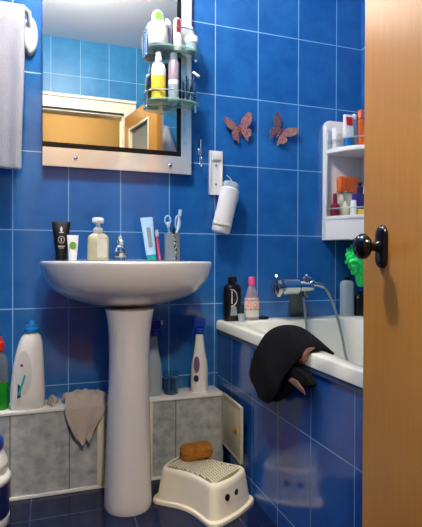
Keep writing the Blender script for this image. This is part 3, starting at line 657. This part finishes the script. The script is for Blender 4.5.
t = thing('perfume_bottle', 'small ornate clear glass bottle beside the soap dispenser', 'bottle', (.272, -.100, WZ))
MB().lathe([(.001, 0), (.021, 0), (.024, .004), (.025, .020), (.019, .038), (.016, .048), (.020, .053), (.012, .058), (.001, .058)], seg=10).build('bottle_body', M['glass'], t, smooth=False)
MB().lathe([(.001, .0583), (.010, .0583), (.014, .066), (.018, .074), (.012, .082), (.014, .090), (.006, .098), (.001, .100)], seg=10).build('stopper', M['chrome'], t, smooth=False)
MB().lathe([(.0255, .012), (.0262, .018), (.0225, .030), (.0222, .030), (.0255, .018)], seg=10).build('silver_band', M['chrome'], t, smooth=False)
t = thing('toothpaste_tube', 'pale blue toothpaste tube standing on its turquoise cap, leaning left', 'toothpaste', (.395, -.100, WZ+.0012), (math.radians(-6), math.radians(-6), 0))
MB().lathe([(.001, 0), (.0175, 0), (.0185, .003), (.0185, .022), (.001, .022)], sy=.7).build('cap', M['turq'], t)
tubeform(MB(), .040, .030, .050, .150, z0=.0222).build('tube_body', M['tube_blue'], t)
MB().loft([[(-.008, -.0142, .05), (.008, -.0142, .05), (.008, -.0105, .13), (-.008, -.0105, .13)], [(-.008, -.0155, .05), (.008, -.0155, .05), (.008, -.0112, .13), (-.008, -.0112, .13)]]).build('grey_print', M['grey'], t, smooth=False)
def brush(name, label, pts, m, head, hm, loop=None, r=.0045):
    t = thing(name, label, 'toothbrush', pts[0])
    o = Vector(pts[0]); P = [Vector(p)-o for p in pts]
    MB().tube(catmull(P, 6), r, 10).build('handle', m, t)
    d = (P[-1]-P[-2]).normalized()
    f = MB().box(-.006, .006, -.0035, .0035, 0, head); q = f.build('brush_head', hm, t, bevel=.002)
    q.location = P[-1]; q.rotation_euler = Vector((0, 0, 1)).rotation_difference(d).to_euler()
    f = MB()
    for i in range(3):
        for j in range(6): f.box(-.0045+i*.0035, -.0025+i*.0035, -.013, -.0036, .003+j*head*.15, .0045+j*head*.15+.0015)
    q = f.build('bristles', M['white_plastic'], t, smooth=False); q.location = P[-1]; q.rotation_euler = Vector((0, 0, 1)).rotation_difference(d).to_euler()
    if loop:
        c, rr, rz_ = loop
        MB().tube([Vector(c)-o+Vector((rr*math.cos(a), 0, rz_*math.sin(a))) for a in [2*PI*k/20 for k in range(21)]], .003, 8).build('guard_loop', M['lightblue'], t)
    return t
brush('toothbrush', 'red-handled toothbrush leaning on the wall right of the toothpaste', [(.434, -.070, WZ+.0045), (.433, -.052, .90), (.431, -.034, .952)], M['brush_red'], .030, M['lightblue'], r=.005)
t = thing('tumbler', 'grey tumbler holding toothbrushes at the right of the washbasin', 'cup', (.483, -.080, WZ))
MB().lathe([(.001, 0), (.029, 0), (.031, .004), (.032, .112), (.0295, .112), (.0285, .006), (.001, .006)]).build('cup_body', M['grey'], t)
brush('toothbrush', 'light blue toothbrush with a loop top, left one in the grey tumbler', [(.487, -.078, WZ+.011), (.477, -.078, .93), (.470, -.078, .975), (.468, -.078, .990)], M['lightblue'], .022, M['white_plastic'], ((.465, -.078, 1.020), .012, .018))
brush('toothbrush', 'tall white toothbrush, right one in the grey tumbler', [(.475, -.086, WZ+.011), (.489, -.086, .93), (.503, -.086, .985), (.510, -.086, 1.035)], M['white_plastic'], .028, M['lightblue'], ((.504, -.0865, 1.010), .010, .028))
t = thing('toothbrush', 'speckled black and white toothbrush standing against the front of the grey tumbler', 'toothbrush', (.484, -.134, WZ))
MB().tube(catmull([(0, 0, .0062), (.000, .004, .04), (-.003, .008, .085), (-.006, .013, .105)], 6), [.006]*10+[.0062]*9, 10).build('handle', M['speckle'], t)
MB().box(-.0115, -.0015, .011, .017, .104, .132).build('brush_head', M['black'], t, bevel=.002)

# ------------------------------------------------------------------ things on the tiled ledge
LZ = .3172
t = thing('dish_soap_bottle', 'bottle of green liquid with a red cap on the left ledge end', 'bottle', (-.162, -.070, LZ))
MB().lathe([(.001, 0), (.034, 0), (.036, .004), (.036, .100), (.001, .100)], sy=.75).build('green_contents', M['green_liquid'], t)
MB().lathe([(.036, .1003), (.036, .165), (.030, .192), (.016, .204), (.016, .214), (.001, .214), (.001, .1003)], sy=.75).build('clear_top', M['clear_plastic'], t)
MB().lathe([(.001, .2143), (.021, .2143), (.022, .218), (.022, .242), (.014, .248), (.012, .262), (.001, .262)]).build('cap', M['red'], t)
t = thing('detergent_bottle', 'big white detergent bottle with a sky blue cap on the ledge', 'bottle', (-.060, -.086, LZ))
prof = [(.052, .030, 0, -.002), (.059, .034, .006, -.002), (.060, .035, .06, -.002), (.056, .035, .12, 0), (.051, .034, .17, .003), (.046, .032, .21, .006), (.041, .029, .24, .009), (.033, .024, .262, .011), (.024, .020, .272, .011), (.023, .019, .276, .011)]
f = MB(); f.loft([[(cx+rx*math.copysign(abs(math.cos(a))**.75, math.cos(a)), ry*math.copysign(abs(math.sin(a))**.75, math.sin(a)), z) for a in [2*PI*k/36 for k in range(36)]] for rx, ry, z, cx in prof])
f.build('bottle_body', M['white_plastic'], t)
f = MB().lathe([(.001, .2763), (.026, .2763), (.027, .280), (.027, .292), (.023, .294), (.022, .302), (.001, .303)], (.011, 0, 0)); f.lathe([(.001, .3033), (.014, .3033), (.010, .316), (.004, .320), (.001, .321)], (.013, 0, 0), sx=.8); f.build('cap', M['sky_plastic'], t)
f = MB(); f.loft([[(-.014+.027*math.cos(a), -.0352+.0006*abs(math.cos(a))-d, .135+.080*math.sin(a)) for a in [2*PI*k/28 for k in range(28)]] for d in (0, .0012)]); f.build('oval_label', M['grey_white'], t, smooth=False)
f = MB().loft([[(-.034, -.0364, .06), (-.027, -.0364, .055), (-.006, -.0364, .125), (-.012, -.0364, .13)], [(-.034, -.037, .06), (-.027, -.037, .055), (-.006, -.037, .125), (-.012, -.037, .13)]]); f.build('teal_print', M['turq'], t, smooth=False)
f = MB().loft([[(-.035, -.0358, .045), (-.024, -.0364, .05), (-.022, -.0364, .085), (-.033, -.0362, .10)], [(-.035, -.0366, .045), (-.024, -.0370, .05), (-.022, -.0370, .085), (-.033, -.037, .10)]]); f.build('dark_print', M['navy'], t, smooth=False)
f = MB(); f.loft([[(-.020+r*math.cos(a), -.0364-d, .163+r*math.sin(a)) for a in [2*PI*k/14 for k in range(14)]] for r, d in ((.005, 0), (.005, .0008))]); f.build('red_dot', M['dark_red'], t, smooth=False)

def spray_bottle(x, label, body_m, s=1.0, flip=1):
    t = thing('spray_bottle', label, 'bottle', (x, -.066, LZ))
    MB().lathe([(.001, 0), (.034*s, 0), (.036*s, .004), (.036*s, .08), (.033*s, .12), (.024*s, .165), (.018*s, .21), (.016*s, .236), (.001, .237)], sy=.8).build('bottle_body', body_m, t)
    f = MB().lathe([(.001, .2373), (.018, .2373), (.019, .24), (.019, .262), (.001, .263)]); f.box(-.020, .030*1, -.011, .011, .2635, .300) if flip > 0 else f.box(-.030, .024, -.013, .013, .2635, .300)
    f.build('spray_head', M['blue_plastic'], t, bevel=.005, seg=3)
    MB().box(.0305, .040, -.007, .007, .280, .298).build('nozzle', M['white_plastic'] if flip > 0 else M['blue_plastic'], t, bevel=.002) if flip > 0 else None
    f = MB().tube(catmull([(.020*flip, 0, .262), (.030*flip, 0, .245), (.026*flip, 0, .222)], 5), .0045, 8); f.build('trigger', M['blue_plastic'], t)
    return t
spray_bottle(.409, 'pale spray bottle with a blue head half hidden behind the pedestal', M['milky'])
t = spray_bottle(.604, 'white tapered spray bottle with a blue head at the right ledge end', M['white_plastic'], flip=-1)
f = MB(); f.loft([[(-.020+.012*math.cos(a), -.0262-.002*math.cos(a)-d, .115+.034*math.sin(a)) for a in [2*PI*k/20 for k in range(20)]] for d in (0, .0012)]); f.build('purple_print', M['purple_grey'], t, smooth=False)
f = MB(); f.loft([[(-.022+.010*math.cos(a), -.0262-.003*math.cos(a)-d, .058+.014*math.sin(a)) for a in [2*PI*k/20 for k in range(20)]] for d in (0, .0012)]); f.build('navy_print', M['navy'], t, smooth=False)
t = thing('glass_jar', 'small dark clear glass jar on the ledge between the spray bottles', 'jar', (.483, -.066, LZ))
MB().lathe([(.001, 0), (.028, 0), (.030, .003), (.030, .085), (.0275, .085), (.0275, .006), (.001, .006)]).build('jar_body', M['glass'], t)

# rag
def rag_mesh():
    nx, ny = 40, 46; g = []; H_ = [.232, .206, .196, .176, .200, .182, .222, .25]
    for i in range(nx+1):
        u = i/nx; row = []; q_ = min(6, int(u*7)); hem = H_[q_]*(1-(u*7-q_))+H_[q_+1]*(u*7-q_)
        for j in range(ny+1):
            v = j/ny; x = .066+.150*u
            if v < .38:
                s = v/.38; y = -.022-.112*s
                z = .3235+.038*math.sin(PI*s)**.9*(.55+.45*math.sin(PI*u*.9+.2))+.016*noise.noise(Vector((x*44, y*60, 1)))*math.sin(PI*s)
                x += .006*math.sin(s*9+u*3)*math.sin(PI*s); z = max(z, .3225)
            else:
                s = (v-.38)/.62
                if s < .12: a = s/.12*PI/2; y = -.134-.006*math.sin(a); z = .3235-.008*(1-math.cos(a))
                else:
                    q = (s-.12)/.88; z = .3155+(hem-.3155)*q; y = -.1425-.008*abs(math.sin(u*8+q*1.5))*q**.7-.004*q
                    x = x+(.128-x)*(q**1.6)*.44
            row.append((x, y, z))
        g.append(row)
    f = MB(); f.loft(g, False, False, closed=False); return f
t = rag_mesh().build('cleaning_rag', M['rag'], solid=.0025, sub=1)
tag(t, 'greyish beige rag draped over the tiled ledge left of the pedestal', 'rag')
t = thing('scrub_cloth', 'small crumpled brown-grey cloth lying between detergent bottle and rag', 'cloth', (.024, -.062, LZ))
rg = []
for j in range(12):
    th = PI*(j+.1)/11.2*.5+PI/2*0; r = math.cos(j/11*PI/2); z = .024*math.sin(j/11*PI/2)
    rg.append([((.016*r+.0004)*math.cos(a)*(1+.25*math.sin(4*a+j*.4)), (.040*r+.0006)*math.sin(a)*(1+.2*math.sin(3*a)), z*(1+.4*math.sin(3*a+1))) for a in [2*PI*k/30 for k in range(30)]])
MB().loft(rg).build('folded_cloth', M['rag'], t)

# access hatch cover leaning open
t = thing('hatch_cover', 'cream hatch door standing open at the right end of the ledge', 'hatch', (.684, -.1295, .112), (0, 0, math.radians(-92)))
MB().box(.004, .212, 0, .010, 0, .208).build('hatch_panel', M['hatch'], t, bevel=.002)
f = MB().box(.004, .212, -.002, 0, 0, .008).box(.004, .212, -.002, 0, .200, .208).box(.004, .012, -.002, 0, .008, .2).box(.204, .212, -.002, 0, .008, .2); f.build('raised_rim', M['hatch'], t, smooth=False)
f = MB(); f.loft([[(.165+r*math.cos(a), -d, .105+r*1.8*math.sin(a)) for a in [2*PI*k/16 for k in range(16)]] for r, d in ((.007, 0), (.007, .003), (.004, .004), (.005, .010), (.003, .014), (.0004, .0145))]); f.build('brass_knob', M['brass'], t)

# ------------------------------------------------------------------ floor things
t = thing('plastic_tub', 'white and navy plastic tub with a blue knob lid at the left floor edge', 'tub', (-.190, -.275, .0002))
t.scale = (1, 1, 1.05)
MB().lathe([(.001, 0), (.074, 0), (.079, .006), (.080, .022), (.080, .036), (.001, .036)]).build('white_base', M['white_plastic'], t)
MB().lathe([(.001, .0363), (.0792, .0363), (.0792, .136), (.001, .136)]).build('navy_label', M['navy'], t)
MB().lathe([(.001, .1363), (.080, .1363), (.084, .142), (.085, .152), (.080, .160), (.072, .165), (.071, .186), (.075, .192), (.074, .204), (.066, .218), (.058, .236), (.001, .237)]).build('white_top', M['white_plastic'], t)
MB().lathe([(.001, .2373), (.060, .2373), (.062, .242), (.062, .262), (.057, .268), (.001, .269)], seg=32).build('cap', M['blue_plastic'], t)

st = thing('step_stool', 'low white child step stool with two dark eye holes and studded top', 'step stool', (.533, -.341, .0002), (0, 0, math.radians(-57)))
def stool_ring(hl, hw, c, r, z, bow=.012):
    pts = []; base = []
    cs_ = [(hl-r, hw-r, 0), (-hl+r, hw-r, PI/2), (-hl+r, -hw+r, PI), (hl-r, -hw+r, 1.5*PI)]
    for idx, (cx, cy, a0) in enumerate(cs_):
        for k in range(7): a = a0+PI/2*k/6; base.append((cx+r*math.cos(a), cy+r*math.sin(a)))
        nx_, ny_, na = cs_[(idx+1) % 4]; p0 = base[-1]; p1 = (nx_+r*math.cos(na), ny_+r*math.sin(na))
        for k in range(1, 10): base.append((p0[0]+(p1[0]-p0[0])*k/10, p0[1]+(p1[1]-p0[1])*k/10))
    for x, y in base:
        w_ = math.cos(PI/2*min(1, abs(x)/(hl-r*.4)))**1.6
        e_ = math.cos(PI/2*min(1, abs(y)/(hw-r*.4)))
        pts.append((x+math.copysign(bow*e_, x)*(abs(x) > hl-r*.6), y-math.copysign(c*w_, y), z))
    return pts
f = MB(); rgs = [(.148, .124, .030, .035, 0), (.149, .125, .030, .035, .004), (.147, .123, .030, .035, .012), (.138, .113, .028, .033, .016), (.134, .109, .026, .03, .03), (.127, .098, .020, .028, .104), (.124, .095, .018, .027, .116), (.119, .090, .018, .025, .122), (.113, .084, .018, .022, .1235), (.110, .081, .018, .02, .120)]
f.loft([stool_ring(*q) for q in rgs]); f.build('stool_body', M['stool'], st)
MB().loft([stool_ring(.1095, .0805, .018, .02, .1195), stool_ring(.1095, .0805, .018, .02, .1216)]).build('top_mat', M['stool_gap'], st, smooth=False)
f = MB()
for i in range(-9, 10):
    for j in range(-7, 8):
        x, y = i*.0115, j*.0115+(.0057 if i % 2 else 0)
        lim = .0805-.018*math.cos(PI/2*min(1, abs(x)/.11))**1.6-.005
        if abs(x) < .107 and abs(y) < lim: f.box(x-.0038, x+.0038, y-.0032, y+.0032, .1214, .1245)
f.build('top_studs', M['stool'], st, smooth=False)
for yy in (-.046, .002):
    xe = .1305+.0105
    f = MB(); f.loft([[(xe-d-.095*(r*math.sin(a)), yy+r*math.cos(a), .074+r*math.sin(a)) for a in [2*PI*k/20 for k in range(20)]] for r, d in ((.0108, .008), (.0108, -.0004), (.0100, -.0012))])
    f.build('eye_hole', M['black'], st)
t = thing('scrub_sponge', 'brown bristly sponge lying on the white step stool', 'sponge', (.530, -.262, .1250), (0, 0, math.radians(-10)))
f = MB(); seg = 64; rg = []
for j in range(31):
    th = PI*(j+.05)/30.1; row = []
    for k in range(seg):
        a = 2*PI*k/seg
        d = Vector((math.sin(th)*math.cos(a), math.sin(th)*math.sin(a), -math.cos(th)))
        kq = (abs(d.x)**5+abs(d.y)**5+abs(d.z)**5)**(-1/5)
        p = Vector((d.x*kq*.058, d.y*kq*.036, d.z*kq*.024))
        n = 1+.10*noise.noise(p*140)+.05*noise.noise(p*400)
        row.append((p.x*n, p.y*n, max(.0, .0245+p.z*n+.004*math.sin(p.x*40))))
    rg.append(row)
f.loft(rg); f.build('bristle_block', M['sponge'], t)

# white robe on a hook at the doorway wall, seen in the mirror
t = thing('robe_hook', 'chrome hook on the tiled doorway wall seen in the mirror', 'hook', (.86, YF, 1.86))
MB().box(-.012, .012, 0, .006, -.03, .03).build('back_plate', M['chrome'], t, bevel=.002)
MB().tube(catmull([(0, .006, -.01), (0, .03, -.016), (0, .045, -.004), (0, .048, .012)], 5), .004, 8).build('hook_arm', M['chrome'], t)
f = MB(); rg = []
for j in range(26):
    u = j/25; z = 1.866-.34*u; wv = .012+.085*u**.7
    rg.append([(.86+.03*u+wv*math.cos(a)*(1+.18*math.sin(5*a)*u), YF+.052+(.010+.030*min(1, u*2))*math.sin(a)*(1+.25*math.sin(7*a)*u), z-.10*u*max(0, math.cos(a))) for a in [2*PI*k/48 for k in range(48)]])
f.loft(rg); q = f.build('hanging_towel', M['towel']); tag(q, 'white cloth hanging from the hook beside the doorway, seen in the mirror', 'towel')

# prints, labels and small fittings belong to the part they sit on
HOST = {'green_front': 'tube_body', 'red_front': 'tube_body', 'band': 'can_base', 'printed_panel': 'carton_body', 'red_label': 'tube_body', 'silver_emblem': 'bottle_body',
        'grey_print': ('bottle_body', 'tube_body'), 'upper_label': 'bottle_body', 'lower_label': 'bottle_body', 'white_mark': 'tube_body', 'round_print': 'tube_body', 'green_emblem': 'tube_body',
        'pale_label': 'bottle_body', 'silver_band': 'bottle_body', 'oval_label': 'bottle_body', 'teal_print': 'bottle_body', 'dark_print': 'bottle_body', 'red_dot': 'bottle_body',
        'purple_print': 'bottle_body', 'navy_print': 'bottle_body', 'trigger': 'spray_head', 'nozzle': 'spray_head', 'brass_knob': 'hatch_panel', 'window_pane': 'door_leaf',
        'pane_beading': 'door_leaf', 'drain': ('basin', 'basin_bowl'), 'top_studs': 'top_mat', 'screw': 'bracket_plate', 'brown_band': 'packet_body', 'bristles': 'brush_head',
        'lever': 'mixer_body', 'etched_dot': 'etched_border', 'door_knob': 'door_plate', 'lining_strap': 'hat_crown', 'beige_lining': 'hat_crown', 'brim_piping': 'hat_brim', 'hem_piping': 'hat_brim'}
for o in list(C.objects):
    k = o.name.split('.')[0]
    if k in HOST and o.parent:
        hs = HOST[k] if isinstance(HOST[k], tuple) else (HOST[k],)
        for sib in list(o.parent.children):
            if sib.name.split('.')[0] in hs and sib is not o:
                if k == 'bristles': o.location = (0, 0, 0); o.rotation_euler = (0, 0, 0)
                o.parent = sib; break
            
# ------------------------------------------------------------------ lights
t = thing('ceiling_lamp', 'round white globe lamp on the bathroom ceiling', 'lamp', (.10, -.62, ZC))
MB().lathe([(.001, -.03), (.055, -.03), (.065, -.02), (.065, 0), (.001, 0)]).build('lamp_base', M['white_plastic'], t)
MB().sphere((0, 0, -.115), .085, 32, 20).build('lamp_globe', M['lamp'], t)
t = thing('hall_ceiling_lamp', 'round white globe lamp on the hall ceiling outside the doorway', 'lamp', (.18, -2.42, ZC))
MB().lathe([(.001, -.03), (.055, -.03), (.065, -.02), (.065, 0), (.001, 0)]).build('lamp_base', M['white_plastic'], t)
MB().sphere((0, 0, -.115), .085, 32, 20).build('lamp_globe', M['hall_lamp'], t)
w_ = bpy.data.worlds.new('World'); sc.world = w_; w_.use_nodes = True
w_.node_tree.nodes['Background'].inputs[0].default_value = (.02, .02, .025, 1)

# ------------------------------------------------------------------ camera
yaw, pit, rol = .3320, .0073, .0033
fw = Vector((math.sin(yaw)*math.cos(pit), math.cos(yaw)*math.cos(pit), -math.sin(pit)))
r0 = Vector((math.cos(yaw), -math.sin(yaw), 0)); u0 = r0.cross(fw)
r_ = r0*math.cos(rol)+u0*math.sin(rol); u_ = r_.cross(fw)
cam = bpy.data.cameras.new('camera'); co = bpy.data.objects.new('camera', cam); C.objects.link(co)
mw = Matrix((r_, u_, -fw)).transposed().to_4x4(); mw.translation = (0, -1.9617, .86); co.matrix_world = mw
cam.sensor_fit = 'HORIZONTAL'; cam.sensor_width = 36; cam.lens = 479.86*36/422; cam.clip_start = .02
sc.camera = co
sc.view_settings.view_transform = 'Standard'; sc.view_settings.look = 'None'
sc.view_settings.exposure = 1.0; sc.view_settings.gamma = 1; sc.view_settings.use_curve_mapping = False
sc.cycles.use_denoising = True; sc.cycles.max_bounces = 10; sc.cycles.transparent_max_bounces = 8
sc.cycles.caustics_reflective = False; sc.cycles.caustics_refractive = False
